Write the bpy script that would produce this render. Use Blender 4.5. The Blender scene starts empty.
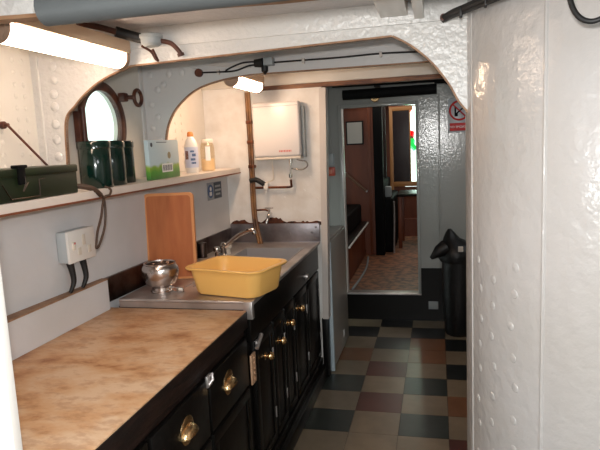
import bpy, bmesh, math, random
from mathutils import Vector, Matrix
random.seed(7)
SC = bpy.context.scene
COL = SC.collection

# ------------------------------------------------------------------ camera
H = 1.4777
YAW, PITCH, ROLL, FPX = 0.23848, 0.140561, -0.0466039, 575.5
F = Vector((-math.sin(YAW)*math.cos(PITCH), math.cos(YAW)*math.cos(PITCH), -math.sin(PITCH)))
R0 = Vector((math.cos(YAW), math.sin(YAW), 0)); U0 = R0.cross(F)
RR = R0*math.cos(ROLL) + U0*math.sin(ROLL); UU = U0*math.cos(ROLL) - R0*math.sin(ROLL)
cam_d = bpy.data.cameras.new('camera'); cam = bpy.data.objects.new('camera', cam_d); COL.objects.link(cam)
M = Matrix((RR, UU, -F)).transposed().to_4x4(); M.translation = (0, 0, H)
cam.matrix_world = M
cam_d.sensor_width = 36; cam_d.lens = FPX/600*36; cam_d.clip_start = 0.02
SC.camera = cam

# ------------------------------------------------------------------ world, daylight, fill lamps, exposure
w = bpy.data.worlds.new('world'); SC.world = w; w.use_nodes = True
w.node_tree.nodes['Background'].inputs[0].default_value = (0.80, 0.93, 0.90, 1)
w.node_tree.nodes['Background'].inputs[1].default_value = 1.6
SC.view_settings.view_transform = 'Standard'; SC.view_settings.look = 'None'
SC.view_settings.exposure = 0.45; SC.view_settings.gamma = 1.0; SC.view_settings.use_curve_mapping = False

def area(name, loc, target, sx, sy, power, col):
    d = bpy.data.lights.new(name, 'AREA'); d.shape = 'RECTANGLE'; d.size = sx; d.size_y = sy
    d.energy = power; d.color = col
    o = bpy.data.objects.new(name, d); COL.objects.link(o); o.location = loc
    o.rotation_euler = (Vector(target)-Vector(loc)).to_track_quat('-Z', 'Y').to_euler()
    return o
area('rear_fill', (0.35, -1.0, 1.55), (0.1, 2.0, 1.35), 0.8, 0.7, 5.0, (0.93, 0.97, 1.0))  # added fill from behind the camera, no companionway known there
fl = bpy.data.lights.new('camera_flash', 'AREA'); fl.shape = 'RECTANGLE'; fl.size = .06; fl.size_y = .035; fl.energy = 15; fl.color = (1.0, .98, .95)
flo = bpy.data.objects.new('camera_flash', fl); COL.objects.link(flo); flo.location = (-.02, .02, H+.07)
flo.rotation_euler = (math.radians(84), 0, YAW)
area('left_wall_fill', (.22, .80, 1.84), (-1.35, 1.9, 1.0), .35, .35, 5.0, (.97, .98, 1.0))  # added fill for the left lining and worktop, no real hatch
area('near_partition_fill', (-0.98, 0.28, 1.25), (-0.80, 0.85, 1.1), 0.26, 0.26, 4.5, (0.95, 1.0, 1.0))  # unseen lamp added to whiten the near partition
area('saloon_fill', (-0.2, 7.0, 1.93), (-0.2, 7.0, 0.0), 1.2, 2.2, 9.0, (1.0, 0.90, 0.80))  # lamp added to brighten the saloon, no skylight known
area('lobby_fill', (0.75, 3.6, 1.88), (0.55, 4.6, 1.3), 0.4, 0.4, 3.6, (0.95, 0.98, 1.0))  # added fill to lift the lobby wall, no real hatch

# ------------------------------------------------------------------ materials
def lin(c):
    return tuple((x/12.92 if x <= .04045 else ((x+.055)/1.055)**2.4) for x in c)
def rgb(r, g, b): return lin((r/255, g/255, b/255)) + (1,)
MATS = {}
def mat(name, col, rough=.5, metal=0, col2=None, nscale=8, nlo=.4, nhi=.65, bump=0, bscale=40, coat=0, stretch=None, detail=4, emit=None, estr=0, spec=.5):
    if name in MATS: return MATS[name]
    m = bpy.data.materials.new(name); m.use_nodes = True; nt = m.node_tree; b = nt.nodes['Principled BSDF']
    b.inputs['Base Color'].default_value = col; b.inputs['Roughness'].default_value = rough; b.inputs['Metallic'].default_value = metal; b.inputs['Specular IOR Level'].default_value = spec
    if coat: b.inputs['Coat Weight'].default_value = coat; b.inputs['Coat Roughness'].default_value = .08
    tc = nt.nodes.new('ShaderNodeTexCoord'); mp = nt.nodes.new('ShaderNodeMapping')
    nt.links.new(tc.outputs['Object'], mp.inputs[0])
    if stretch: mp.inputs['Scale'].default_value = stretch
    if col2:
        n = nt.nodes.new('ShaderNodeTexNoise'); n.inputs['Scale'].default_value = nscale; n.inputs['Detail'].default_value = detail
        nt.links.new(mp.outputs[0], n.inputs['Vector'])
        r = nt.nodes.new('ShaderNodeValToRGB'); r.color_ramp.elements[0].position = nlo; r.color_ramp.elements[1].position = nhi
        r.color_ramp.elements[0].color = col; r.color_ramp.elements[1].color = col2
        nt.links.new(n.outputs[0], r.inputs[0]); nt.links.new(r.outputs[0], b.inputs['Base Color'])
    if bump:
        n2 = nt.nodes.new('ShaderNodeTexNoise'); n2.inputs['Scale'].default_value = bscale; n2.inputs['Detail'].default_value = 3
        nt.links.new(mp.outputs[0], n2.inputs['Vector'])
        bp = nt.nodes.new('ShaderNodeBump'); bp.inputs['Strength'].default_value = bump; bp.inputs['Distance'].default_value = .01
        nt.links.new(n2.outputs[0], bp.inputs['Height']); nt.links.new(bp.outputs[0], b.inputs['Normal'])
    if emit: b.inputs['Emission Color'].default_value = emit; b.inputs['Emission Strength'].default_value = estr
    MATS[name] = m; return m
white = mat('white_gloss_paint', rgb(214, 210, 202), .28, bump=.25, bscale=14, col2=rgb(204, 197, 186), nscale=3)
white_rough = mat('lumpy_white_paint', rgb(205, 203, 200), .3, bump=.6, bscale=45)
casing_m = mat('casing_paint', rgb(192, 188, 186), .2, bump=.42, bscale=26, col2=rgb(186, 181, 177), nscale=2)
greypaint = mat('grey_bulkhead_paint', rgb(206, 205, 206), .42, bump=.12, bscale=30, col2=rgb(198, 197, 197), nscale=4)
framegrey = mat('grey_white_frame_paint', rgb(205, 203, 202), .35, bump=.35, bscale=35)
ceilm = mat('deckhead_paint', rgb(200, 197, 198), .3, bump=.6, bscale=50)
bulk_m = mat('rust_spotted_white_paint', rgb(226, 223, 219), .4, col2=rgb(212, 206, 199), nscale=9, bump=.15, bscale=30)
lobby = mat('lobby_grey_paint', rgb(156, 157, 153), .14, bump=.10, bscale=62)
black = mat('black_gloss_paint', rgb(12, 10, 9), .32, bump=.08, bscale=20, spec=.22)
darkwood = mat('dark_stained_wood', rgb(34, 20, 15), .45, spec=.25, col2=rgb(18, 11, 9), nscale=10, stretch=(8, 1, 8), bump=.15, bscale=30)
blackmatte = mat('black_matte', rgb(9, 9, 10), .7, spec=.15, bump=.2, bscale=30)
blackplastic = mat('black_plastic_film', rgb(12, 12, 14), .45, bump=.5, bscale=25)
blackrub = mat('black_rubber', rgb(20, 18, 18), .55)
steel = mat('stainless_steel', rgb(196, 190, 188), .42, .85, col2=rgb(168, 160, 156), nscale=6, bump=.08, bscale=25)
steel_dark = mat('stained_steel', rgb(110, 98, 92), .38, 1, col2=rgb(60, 46, 40), nscale=9, bump=.1, bscale=25)
chrome = mat('chrome', rgb(215, 212, 208), .1, 1)
potm = mat('polished_steel', rgb(205, 195, 190), .24, 1, bump=.04, bscale=20)
brass = mat('brass', rgb(236, 198, 146), .24, 1)
plate_m = mat('worn_brass_plate', rgb(196, 156, 124), .5, .2)
copper = mat('copper_pipe', rgb(120, 70, 45), .4, .7, col2=rgb(70, 38, 24), nscale=14)
rust = mat('rusty_brown_paint', rgb(96, 52, 34), .5, col2=rgb(60, 28, 18), nscale=12, bump=.3, bscale=40)
rustpatch = mat('rust', rgb(92, 46, 24), .85, col2=rgb(50, 24, 14), nscale=30, bump=.5, bscale=60)
yellow = mat('yellow_plastic', rgb(240, 188, 106), .35, coat=.15)
board_m = mat('terracotta_board', rgb(178, 104, 58), .5, col2=rgb(166, 92, 50), nscale=5, stretch=(6, 6, 1))
board_e = mat('board_edge', rgb(205, 140, 88), .5)
green = mat('army_green_paint', rgb(24, 36, 14), .45, col2=rgb(18, 27, 13), nscale=10)
tin_m = mat('dark_green_enamel', rgb(6, 30, 25), .14, coat=.25)
shelf_m = mat('shelf_paint', rgb(205, 196, 188), .4)
brownedge = mat('varnished_edge', rgb(112, 62, 38), .5)
plastic = mat('white_plastic', rgb(226, 222, 216), .3)
plastic2 = mat('cream_plastic', rgb(214, 204, 190), .3)
greypl = mat('grey_plastic', rgb(150, 156, 158), .45)
pipegrey = mat('grey_pipe_lagging', rgb(70, 73, 74), .6, bump=.1, bscale=40)
fridge_m = mat('grey_enamel', rgb(150, 145, 138), .3, bump=.1, bscale=60)
lightblue = mat('pale_blue_edge', rgb(185, 200, 208), .4)
tubeglow = mat('lit_diffuser', (1, 1, 1, 1), .4, emit=(1.0, .75, .56, 1), estr=15.5)
redbrown = mat('red_brown_wood', rgb(124, 60, 28), .45, col2=rgb(100, 44, 18), nscale=6, stretch=(1, 1, .2), bump=.1)
darkwood2 = mat('faded_wood', rgb(120, 84, 60), .5)
lightwood = mat('light_wood_frame', rgb(170, 120, 70), .4)
red = mat('red_print', rgb(190, 40, 40), .5)
pink = mat('faded_red_print', rgb(196, 110, 104), .5)
blue = mat('blue_print', rgb(52, 84, 130), .5)
navy = mat('dark_blue_print', rgb(50, 60, 74), .5)
whitep = mat('white_print', rgb(230, 230, 228), .5)
paper = mat('paper', rgb(190, 184, 176), .7)
leather = mat('brown_leather', rgb(58, 38, 24), .6)
cream = mat('cream_box_paint', rgb(200, 192, 186), .45)
deckred = mat('beam_edge_tan', rgb(158, 122, 92), .6, col2=rgb(128, 92, 66), nscale=20)  # mottled tan for beam flanges and ledge cap

def worktop_mat():
    m = bpy.data.materials.new('worn_cream_laminate'); m.use_nodes = True; nt = m.node_tree; b = nt.nodes['Principled BSDF']
    b.inputs['Roughness'].default_value = .5
    tc = nt.nodes.new('ShaderNodeTexCoord')
    def noise(sc, det, st=(1, 1, 1), rot=0):
        mp = nt.nodes.new('ShaderNodeMapping'); mp.inputs['Scale'].default_value = st; mp.inputs['Rotation'].default_value = (0, 0, rot)
        nt.links.new(tc.outputs['Object'], mp.inputs[0])
        n = nt.nodes.new('ShaderNodeTexNoise'); n.inputs['Scale'].default_value = sc; n.inputs['Detail'].default_value = det; n.inputs['Roughness'].default_value = .62
        nt.links.new(mp.outputs[0], n.inputs['Vector']); return n
    n1 = noise(5, 6, (1, 1.5, 1), .6); n2 = noise(20, 4, (1, 1.8, 1), .7)
    r1 = nt.nodes.new('ShaderNodeValToRGB'); e = r1.color_ramp.elements
    e[0].position = .36; e[0].color = rgb(158, 106, 62); e[1].position = .62; e[1].color = rgb(196, 166, 136)
    k = e.new(.47); k.color = rgb(186, 144, 104)
    nt.links.new(n1.outputs[0], r1.inputs[0])
    r2 = nt.nodes.new('ShaderNodeValToRGB'); e = r2.color_ramp.elements
    e[0].position = .36; e[0].color = rgb(170, 128, 78); e[1].position = .5; e[1].color = (1, 1, 1, 1)
    nt.links.new(n2.outputs[0], r2.inputs[0])
    mx = nt.nodes.new('ShaderNodeMixRGB'); mx.blend_type = 'MULTIPLY'; mx.inputs[0].default_value = .35
    nt.links.new(r1.outputs[0], mx.inputs[1]); nt.links.new(r2.outputs[0], mx.inputs[2]); nt.links.new(mx.outputs[0], b.inputs['Base Color'])
    return m
worktop_m = worktop_mat()
def glass_mat(name, col, alpha, rough=.05):
    m = bpy.data.materials.new(name); m.use_nodes = True; nt = m.node_tree; nt.nodes.clear()
    o = nt.nodes.new('ShaderNodeOutputMaterial'); g = nt.nodes.new('ShaderNodeBsdfGlossy'); t = nt.nodes.new('ShaderNodeBsdfTransparent')
    g.inputs['Roughness'].default_value = rough; t.inputs[0].default_value = col
    mx = nt.nodes.new('ShaderNodeMixShader'); mx.inputs[0].default_value = alpha
    nt.links.new(t.outputs[0], mx.inputs[1]); nt.links.new(g.outputs[0], mx.inputs[2]); nt.links.new(mx.outputs[0], o.inputs[0]); return m
glassm = glass_mat('window_glass', (.92, .97, .95, 1), .06)
amber = glass_mat('amber_clear_plastic', (.97, .90, .78, 1), .12, .15)
def stained():
    m = bpy.data.materials.new('stained_glass'); m.use_nodes = True; nt = m.node_tree; nt.nodes.clear()
    o = nt.nodes.new('ShaderNodeOutputMaterial'); t = nt.nodes.new('ShaderNodeBsdfTransparent')
    tc = nt.nodes.new('ShaderNodeTexCoord'); v = nt.nodes.new('ShaderNodeTexVoronoi'); v.inputs['Scale'].default_value = 7
    nt.links.new(tc.outputs['Object'], v.inputs['Vector'])
    s = nt.nodes.new('ShaderNodeSeparateColor'); nt.links.new(v.outputs['Color'], s.inputs[0])
    r = nt.nodes.new('ShaderNodeValToRGB'); r.color_ramp.interpolation = 'CONSTANT'; e = r.color_ramp.elements
    e[0].color = (.9, 1, .95, 1); e[1].position = .75; e[1].color = (.12, .6, .25, 1); k = e.new(.88); k.color = (.8, .05, .06, 1)
    nt.links.new(s.outputs[0], r.inputs[0]); nt.links.new(r.outputs[0], t.inputs[0]); nt.links.new(t.outputs[0], o.inputs[0]); return m
stained_m = stained()
def carton_mat():
    m = mat('printed_carton', rgb(176, 200, 206), .35); nt = m.node_tree; b = nt.nodes['Principled BSDF']
    tc = nt.nodes.new('ShaderNodeTexCoord'); s = nt.nodes.new('ShaderNodeSeparateXYZ'); nt.links.new(tc.outputs['Object'], s.inputs[0])
    n = nt.nodes.new('ShaderNodeTexNoise'); n.inputs['Scale'].default_value = 18; nt.links.new(tc.outputs['Object'], n.inputs['Vector'])
    a = nt.nodes.new('ShaderNodeMath'); a.operation = 'MULTIPLY_ADD'; a.inputs[1].default_value = .05
    nt.links.new(n.outputs[0], a.inputs[0]); nt.links.new(s.outputs[2], a.inputs[2])
    r = nt.nodes.new('ShaderNodeValToRGB'); r.color_ramp.interpolation = 'LINEAR'; e = r.color_ramp.elements
    mr = nt.nodes.new('ShaderNodeMapRange'); mr.inputs[1].default_value = 0; mr.inputs[2].default_value = .21
    nt.links.new(a.outputs[0], mr.inputs[0]); nt.links.new(mr.outputs[0], r.inputs[0])
    e[0].position = .1; e[0].color = rgb(60, 110, 60); e[1].position = .46; e[1].color = rgb(186, 206, 214)
    k = e.new(.3); k.color = rgb(90, 150, 60); k = e.new(.4); k.color = rgb(140, 170, 70)
    nt.links.new(r.outputs[0], b.inputs['Base Color']); return m

# ------------------------------------------------------------------ mesh helpers
def box(bm, lo, hi, bev=0, seg=2, mtx=None):
    t = bmesh.new(); bmesh.ops.create_cube(t, size=1)
    lo, hi = Vector(lo), Vector(hi); c = (lo+hi)/2; d = hi-lo
    for v in t.verts: v.co = Vector((v.co.x*d.x+c.x, v.co.y*d.y+c.y, v.co.z*d.z+c.z))
    if bev: bmesh.ops.bevel(t, geom=t.edges[:], offset=bev, segments=seg, profile=.5, affect='EDGES', clamp_overlap=True)
    return merge(bm, t, mtx)
def merge(bm, t, mtx=None):
    if mtx: bmesh.ops.transform(t, matrix=mtx, verts=t.verts)
    vm = {}
    for v in t.verts: vm[v] = bm.verts.new(v.co)
    for f in t.faces:
        try: nf = bm.faces.new([vm[v] for v in f.verts]); nf.material_index = f.material_index
        except ValueError: pass
    t.free(); return bm
def frame_for(d):
    d = d.normalized(); a = Vector((0, 0, 1)) if abs(d.z) < .9 else Vector((1, 0, 0))
    x = d.cross(a).normalized(); return x, d.cross(x).normalized()
def tube(bm, pts, r, n=12, cap=True):
    pts = [Vector(p) for p in pts]; rings = []
    rs = r if isinstance(r, (list, tuple)) else [r]*len(pts)
    x = None
    for i, p in enumerate(pts):
        d = (pts[min(i+1, len(pts)-1)] - pts[max(i-1, 0)])
        if d.length < 1e-9: d = Vector((0, 0, 1))
        d.normalize()
        if x is None: x, _ = frame_for(d)
        x = (x - d*x.dot(d)).normalized(); y = d.cross(x)
        rings.append([bm.verts.new(p + (x*math.cos(2*math.pi*k/n) + y*math.sin(2*math.pi*k/n))*rs[i]) for k in range(n)])
    for a, b in zip(rings, rings[1:]):
        for k in range(n): bm.faces.new([a[k], a[(k+1) % n], b[(k+1) % n], b[k]])
    if cap: bm.faces.new(rings[0][::-1]); bm.faces.new(rings[-1])
    return bm
def smooth_path(P, n=8):
    P = [Vector(p) for p in P]; out = []
    for i in range(len(P)-1):
        p0 = P[max(i-1, 0)]; p1 = P[i]; p2 = P[i+1]; p3 = P[min(i+2, len(P)-1)]
        for k in range(n):
            t = k/n
            out.append(.5*((2*p1)+(p2-p0)*t+(2*p0-5*p1+4*p2-p3)*t*t+(3*p1-p0-3*p2+p3)*t**3))
    out.append(P[-1]); return out
def lathe(bm, prof, c=(0, 0, 0), n=32, axis='z', mtx=None):
    t = bmesh.new(); rings = []
    for r, z in prof:
        if r < 1e-6: rings.append([t.verts.new((0, 0, z))])
        else: rings.append([t.verts.new((r*math.cos(2*math.pi*k/n), r*math.sin(2*math.pi*k/n), z)) for k in range(n)])
    for a, b in zip(rings, rings[1:]):
        for k in range(n):
            k2 = (k+1) % n
            if len(a) == 1 and len(b) == 1: continue
            if len(a) == 1: t.faces.new([a[0], b[k2], b[k]])
            elif len(b) == 1: t.faces.new([a[k], a[k2], b[0]])
            else: t.faces.new([a[k], a[k2], b[k2], b[k]])
    m = Matrix.Translation(c)
    if axis == 'x': m = m @ Matrix.Rotation(math.pi/2, 4, 'Y')
    if axis == 'y': m = m @ Matrix.Rotation(-math.pi/2, 4, 'X')
    if mtx: m = mtx @ m
    return merge(bm, t, m)
def prism(bm, poly, a, b, plane='xz'):
    """polygon extruded from a to b along the axis missing in plane"""
    def P(p, t):
        return {'xz': (p[0], t, p[1]), 'yz': (t, p[0], p[1]), 'xy': (p[0], p[1], t)}[plane]
    A = [bm.verts.new(P(p, a)) for p in poly]; B = [bm.verts.new(P(p, b)) for p in poly]
    fs = [bm.faces.new(A), bm.faces.new(B[::-1])]
    n = len(poly)
    for i in range(n): fs.append(bm.faces.new([A[i], B[i], B[(i+1) % n], A[(i+1) % n]]))
    return bm
def dome(bm, c, nrm, r=.012, h=.007, n=10):
    q = Vector(nrm).to_track_quat('Z', 'Y').to_matrix().to_4x4()
    t = bmesh.new(); rings = []
    for rr, zz in ((1, -.1), (.92, .45), (.6, .85)):
        rings.append([t.verts.new((rr*r*math.cos(2*math.pi*k/n), rr*r*math.sin(2*math.pi*k/n), zz*h)) for k in range(n)])
    top = t.verts.new((0, 0, h))
    for a, b in zip(rings, rings[1:]):
        for k in range(n): t.faces.new([a[k], a[(k+1) % n], b[(k+1) % n], b[k]])
    for k in range(n): t.faces.new([rings[-1][k], rings[-1][(k+1) % n], top])
    return merge(bm, t, Matrix.Translation(c) @ q)
def BM(): return bmesh.new()

def wpos(p):
    v = Vector((0, 0, 0))
    while p is not None: v += p.location; p = p.parent
    return v
def link(name, bm, m, parent=None, kind=None, label=None, smooth=True, origin=None, mats=None):
    """world-space bmesh -> one mesh object"""
    bmesh.ops.recalc_face_normals(bm, faces=bm.faces[:])
    if parent is None:
        if origin is None:
            xs = [v.co.x for v in bm.verts]; ys = [v.co.y for v in bm.verts]; zs = [v.co.z for v in bm.verts]
            origin = ((min(xs)+max(xs))/2, (min(ys)+max(ys))/2, min(zs))
        off = Vector(origin)
    else: off = wpos(parent)
    for v in bm.verts: v.co -= off
    if smooth:
        for f in bm.faces: f.smooth = True
        for e in bm.edges:
            if len(e.link_faces) == 2 and e.calc_face_angle(0) > math.radians(38): e.smooth = False
    me = bpy.data.meshes.new(name); bm.to_mesh(me); bm.free()
    for mm in (mats or [m]): me.materials.append(mm)
    o = bpy.data.objects.new(name, me); COL.objects.link(o)
    if parent is None: o.location = off
    else: o.parent = parent
    if kind: o['kind'] = kind
    if label: o['label'] = label
    return o
def thing(name, loc, label, cat, group=None):
    o = bpy.data.objects.new(name, None); COL.objects.link(o); o.location = loc; o.empty_display_size = .05
    o['label'] = label; o['category'] = cat
    if group: o['group'] = group
    return o
def tag(o, label, cat, group=None):
    o['label'] = label; o['category'] = cat
    if group: o['group'] = group
    return o
def copy_tree(o, parent=None):
    c = o.copy(); COL.objects.link(c); c.parent = parent
    for ch in list(o.children): copy_tree(ch, c)
    return c
def struct(name, bm, m, parent=None, **k): return link(name, bm, m, parent, kind=None if parent else 'structure', **k)
def text_bm(s, size, mtx, depth=.0008):
    cu = bpy.data.curves.new('t', 'FONT'); cu.body = s; cu.size = size; cu.extrude = depth; cu.align_x = 'CENTER'; cu.align_y = 'CENTER'
    o = bpy.data.objects.new('t', cu); COL.objects.link(o)
    me = bpy.data.meshes.new_from_object(o.evaluated_get(bpy.context.evaluated_depsgraph_get()))
    bm = BM(); bm.from_mesh(me); bmesh.ops.transform(bm, matrix=mtx, verts=bm.verts)
    bpy.data.objects.remove(o); bpy.data.curves.remove(cu); bpy.data.meshes.remove(me); return bm
PX = Matrix(((0, 0, 1, 0), (1, 0, 0, 0), (0, 1, 0, 0), (0, 0, 0, 1)))     # text plane facing +X, reading towards +Y
NY = Matrix(((1, 0, 0, 0), (0, 0, -1, 0), (0, 1, 0, 0), (0, 0, 0, 1)))    # text plane facing -Y, reading towards +X

def CZ(y): return 1.860 + .022*y          # deckhead
def WX(y): return -1.385 + .035*(y-1)     # lining below the shelf
def HX(y): return -1.500 + .030*(y-1)     # hull plating above the shelf

# ================================================================== THE SETTING
# floor tiles
cols = {'b': rgb(112, 98, 80), 'g': rgb(32, 37, 33), 'r': rgb(72, 28, 20), 'o': rgb(108, 70, 44), 'k': rgb(20, 21, 20)}
tile_mats = {}
for k, c in cols.items():
    c2 = tuple(min(1, x*1.25+.004) for x in c[:3]) + (1,)
    tile_mats[k] = mat({'b': 'beige_tile', 'g': 'dark_green_tile', 'r': 'red_tile', 'o': 'ochre_tile', 'k': 'black_tile'}[k], c, .32, col2=c2, nscale=7, bump=.06, bscale=12)
grout = mat('grout', rgb(70, 62, 54), .8)
bm = BM(); box(bm, (-1.6, -1.3, -.06), (1.6, 4.66, -.003)); 
for f in bm.faces: f.material_index = 5
pat = {-1: 'bbrb', 0: 'bbbr', 1: 'gbgb', 2: 'brbo', 3: 'gbgb', 4: 'brbk', 5: 'obob', 6: 'bkok', 7: 'kbkb', 8: 'bkbk', 9: 'kbkb'}
keys = ['b', 'g', 'r', 'o', 'k']
TX0, TY0, TW, TH = -.4617, 2.747, .25, .2435
for i in range(-16, 10):
    for j in range(-5, 9):
        s = pat.get(i, 'bgbg' if i % 2 else 'gbgb'); k = s[min(max(j, 0), 3)] if 0 <= j <= 3 else ('b' if (i+j) % 2 else 'g')
        y1 = TY0 + (i)*TH; y0 = y1-TH
        x0 = TX0 + (j-1)*TW; x1 = x0+TW
        t = BM(); box(t, (x0+.0012, y0+.0012, -.004), (x1-.0012, min(y1-.0012, 4.65), 0))
        for f in t.faces: f.material_index = keys.index(k)
        merge(bm, t)
struct('floor', bm, None, mats=[tile_mats[k] for k in keys]+[grout], smooth=False)
# deckhead
bm = BM(); prism(bm, [(-1.3, CZ(-1.3)), (4.70, CZ(4.7)), (4.70, CZ(4.7)+.05), (-1.3, CZ(-1.3)+.05)], -1.7, 1.6, 'yz')
struct('ceiling', bm, ceilm)
# hull above the shelf (with a round hole for the porthole) and rivets
PC = (HX(2.355), 2.355, 1.603)
bm = BM()
def hull_pt(y, z, t=0): return Vector((HX(y)-t, y, z))
N = 40; ring = [bm.verts.new(hull_pt(PC[1]+.160*math.cos(2*math.pi*k/N), PC[2]+.160*math.sin(2*math.pi*k/N))) for k in range(N)]
Y0, Y1, Z0, Z1 = -1.3, 4.7, 1.30, 2.0
outer = []
for k in range(N):
    a = 2*math.pi*k/N; c, s = math.cos(a), math.sin(a); q = .30/max(abs(c), abs(s))
    outer.append(bm.verts.new(hull_pt(PC[1]+c*q, PC[2]+s*q)))
for k in range(N): bm.faces.new([ring[k], ring[(k+1) % N], outer[(k+1) % N], outer[k]])
def quad(y0, z0, y1, z1): bm.faces.new([bm.verts.new(hull_pt(*p)) for p in ((y0, z0), (y1, z0), (y1, z1), (y0, z1))])
quad(Y0, Z0-.3, PC[1]-.3, Z1); quad(PC[1]+.3, Z0-.3, Y1, Z1); quad(PC[1]-.3, Z0-.3, PC[1]+.3, PC[2]-.3); quad(PC[1]-.3, PC[2]+.3, PC[1]+.3, Z1+.1)
hole = [bm.verts.new(v.co+Vector((-.05, 0, 0))) for v in ring]
for k in range(N): bm.faces.new([ring[k], ring[(k+1) % N], hole[(k+1) % N], hole[k]])
for y in (1.74, 1.83, 1.875):
    for k in range(12): dome(bm, (HX(y), y, 1.40+k*.042), (1, 0, 0), .010, .004)
for y in (3.05, 3.13):
    for k in range(10): dome(bm, (HX(y), y, 1.40+k*.045), (1, 0, 0), .011, .004)
for z in (1.655,): box(bm, (HX(1.4)-.01, 1.0, z), (HX(1.4)+.003, 1.80, z+.006))
struct('wall_left', bm, white)
# lining below the shelf
bm = BM(); A = [(WX(-1.3), -1.3), (WX(3.47), 3.47), (-1.6, 3.47), (-1.6, -1.3)]
prism(bm, A, 0, 1.315, 'xy'); struct('wall_left', bm, greypaint)
# back wall of the lobby with doorway
bm = BM()
for lo, hi in (((-1.7, 4.65, 0), (-.752, 4.70, 2.0)), ((-.160, 4.65, 0), (1.6, 4.70, 2.0)), ((-.752, 4.65, 1.742), (-.160, 4.70, 2.0)), ((-.752, 4.65, 0), (-.160, 4.70, .222))): box(bm, lo, hi)
struct('wall_back', bm, lobby)
bm = BM()
box(bm, (-.148, 4.638, 0), (1.6, 4.65, .438)); box(bm, (-1.7, 4.638, 0), (-.148, 4.65, .214)); box(bm, (-1.7, 4.638, .214), (-.77, 4.65, .438))
struct('trim_1', bm, black)
bm = BM()
for lo, hi in (((-.775, 4.632, .222), (-.748, 4.72, 1.765)), ((-.164, 4.632, .222), (-.140, 4.72, 1.765)), ((-.748, 4.632, 1.738), (-.164, 4.72, 1.765))): box(bm, lo, hi, .004)
box(bm, (.008, 4.640, .438), (.022, 4.65, 1.80), .002); box(bm, (-.14, 4.640, 1.795), (.022, 4.65, 1.81), .002); box(bm, (-.775, 4.642, 1.86), (1.5, 4.65, 1.88), .002)
struct('trim_2', bm, lobby)
bm = BM(); box(bm, (-.775, 4.625, .214), (-.14, 4.73, .228), .003); struct('trim_3', bm, steel)
bm = BM(); box(bm, (-.7475, 4.632, .23), (-.742, 4.72, 1.738), .001); struct('jamb_highlight', bm, plastic)  # white strip paints the bright highlight along the left jamb
# right side of the lobby
bm = BM(); box(bm, (1.3, -1.3, 0), (1.35, 4.70, 2.0)); struct('wall_right', bm, white)
# galley bulkhead behind the sink, with its corner post
bm = BM(); prism(bm, [(-1.6, 0), (-.70, 0), (-.668, 1.945), (-1.6, 1.945)], 3.45, 3.47, 'xz')
for x, z in ((-.735, 1.70), (-.93, 1.15), (-.80, 1.19), (-.72, 1.14), (-1.0, 1.22), (-.76, 1.27), (-.84, 1.31)): dome(bm, (x, 3.45, z), (0, -1, 0), .006, .003)
struct('wall_middle', bm, bulk_m)
bm = BM(); prism(bm, [(-.712, .38), (-.676, .38), (-.640, 1.80), (-.680, 1.80)], 3.425, 3.50, 'xz'); struct('trim_4', bm, cream)
bm = BM(); box(bm, (-.722, 3.43, 0), (-.684, 3.50, .38), .003); struct('trim_5', bm, black)
# rust along the top of the splashback
bm = BM(); P = [(-1.29, .98), (-.70, .975)]
top = []
for k in range(46):
    x = -1.29+k*.59/45; h = .004+.012*abs(math.sin(k*1.7)*math.sin(k*.53+1)); 
    if -1.09 < x < -.93: h += .03*math.sin((x+1.09)/.16*math.pi)
    if -1.27 < x < -1.19: h += .014
    top.append((x, .988+h))
prism(bm, [(-1.29, .975)] + top + [(-.70, .975)], 3.4470, 3.4495); o = struct('trim_6', bm, rustpatch)
# wall behind the camera with an opening added to let daylight in, and the near partition beside the worktop
bm = BM()
for lo, hi in (((-1.7, -1.35, 0), (-.1, -1.3, 2)), ((.85, -1.35, 0), (1.6, -1.3, 2)), ((-.1, -1.35, 1.87), (.85, -1.3, 2)), ((-.1, -1.35, 0), (.85, -1.3, .2))): box(bm, lo, hi)
struct('wall_front', bm, white)
bm = BM(); box(bm, (-1.7, .862, 0), (-.786, .885, CZ(.87)+.01), .003)
for z in (.62, .83, 1.045, 1.26, 1.48): dome(bm, (-.812, .862, z), (0, -1, 0), .006, .003)
struct('wall_near', bm, plastic)

# transverse frames with arched knees
def frame(name, y, left, low, right, m, top, rivets, depth=.055, em=None):
    bm = BM()
    L = [v for v in smooth_path([(p[0], 0, p[1]) for p in left], 5)]
    Rr = [v for v in smooth_path([(p[0], 0, p[1]) for p in right], 5)]
    edge = [(v.x, v.z) for v in L] + [(v.x, v.z) for v in Rr]
    x0 = HX(y)-.02; x1 = right[-1][0]+.35
    poly = [(x0, left[0][1])] + edge + [(x1, right[-1][1]), (x1, top), (x0, top)]
    prism(bm, poly, y, y+.010)
    nweb = len(bm.faces)
    for a, b in zip(edge, edge[1:]):
        d = Vector((b[0]-a[0], b[1]-a[1])); n = Vector((-d.y, d.x)).normalized()*.006
        if d.length < 1e-6: continue
        v = [(a[0], y-.001, a[1]), (b[0], y-.001, b[1]), (b[0], y+depth, b[1]), (a[0], y+depth, a[1])]
        v2 = [(p[0]-(-n.x), p[1], p[2]+n.y) for p in v]
        vs = [bm.verts.new(p) for p in v]; vt = [bm.verts.new(p) for p in v2]
        bm.faces.new(vs); bm.faces.new(vt[::-1])
        for i in range(4): bm.faces.new([vs[i], vt[i], vt[(i+1) % 4], vs[(i+1) % 4]])
    bm.faces.ensure_lookup_table()
    for f in bm.faces[nweb:]: f.material_index = 1
    for x, z in rivets: dome(bm, (x, y, z), (0, -1, 0), .018, .009)
    return struct(name, bm, None, mats=[m, deckred])
L1 = [(-1.362, 1.345), (-1.355, 1.457), (-1.344, 1.600), (-1.301, 1.650), (-1.241, 1.700), (-1.167, 1.741), (-1.062, 1.776)]
R1 = [(-.137, 1.800), (-.081, 1.767), (-.02, 1.713), (.032, 1.645), (.065, 1.584), (.094, 1.548)]
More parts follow.
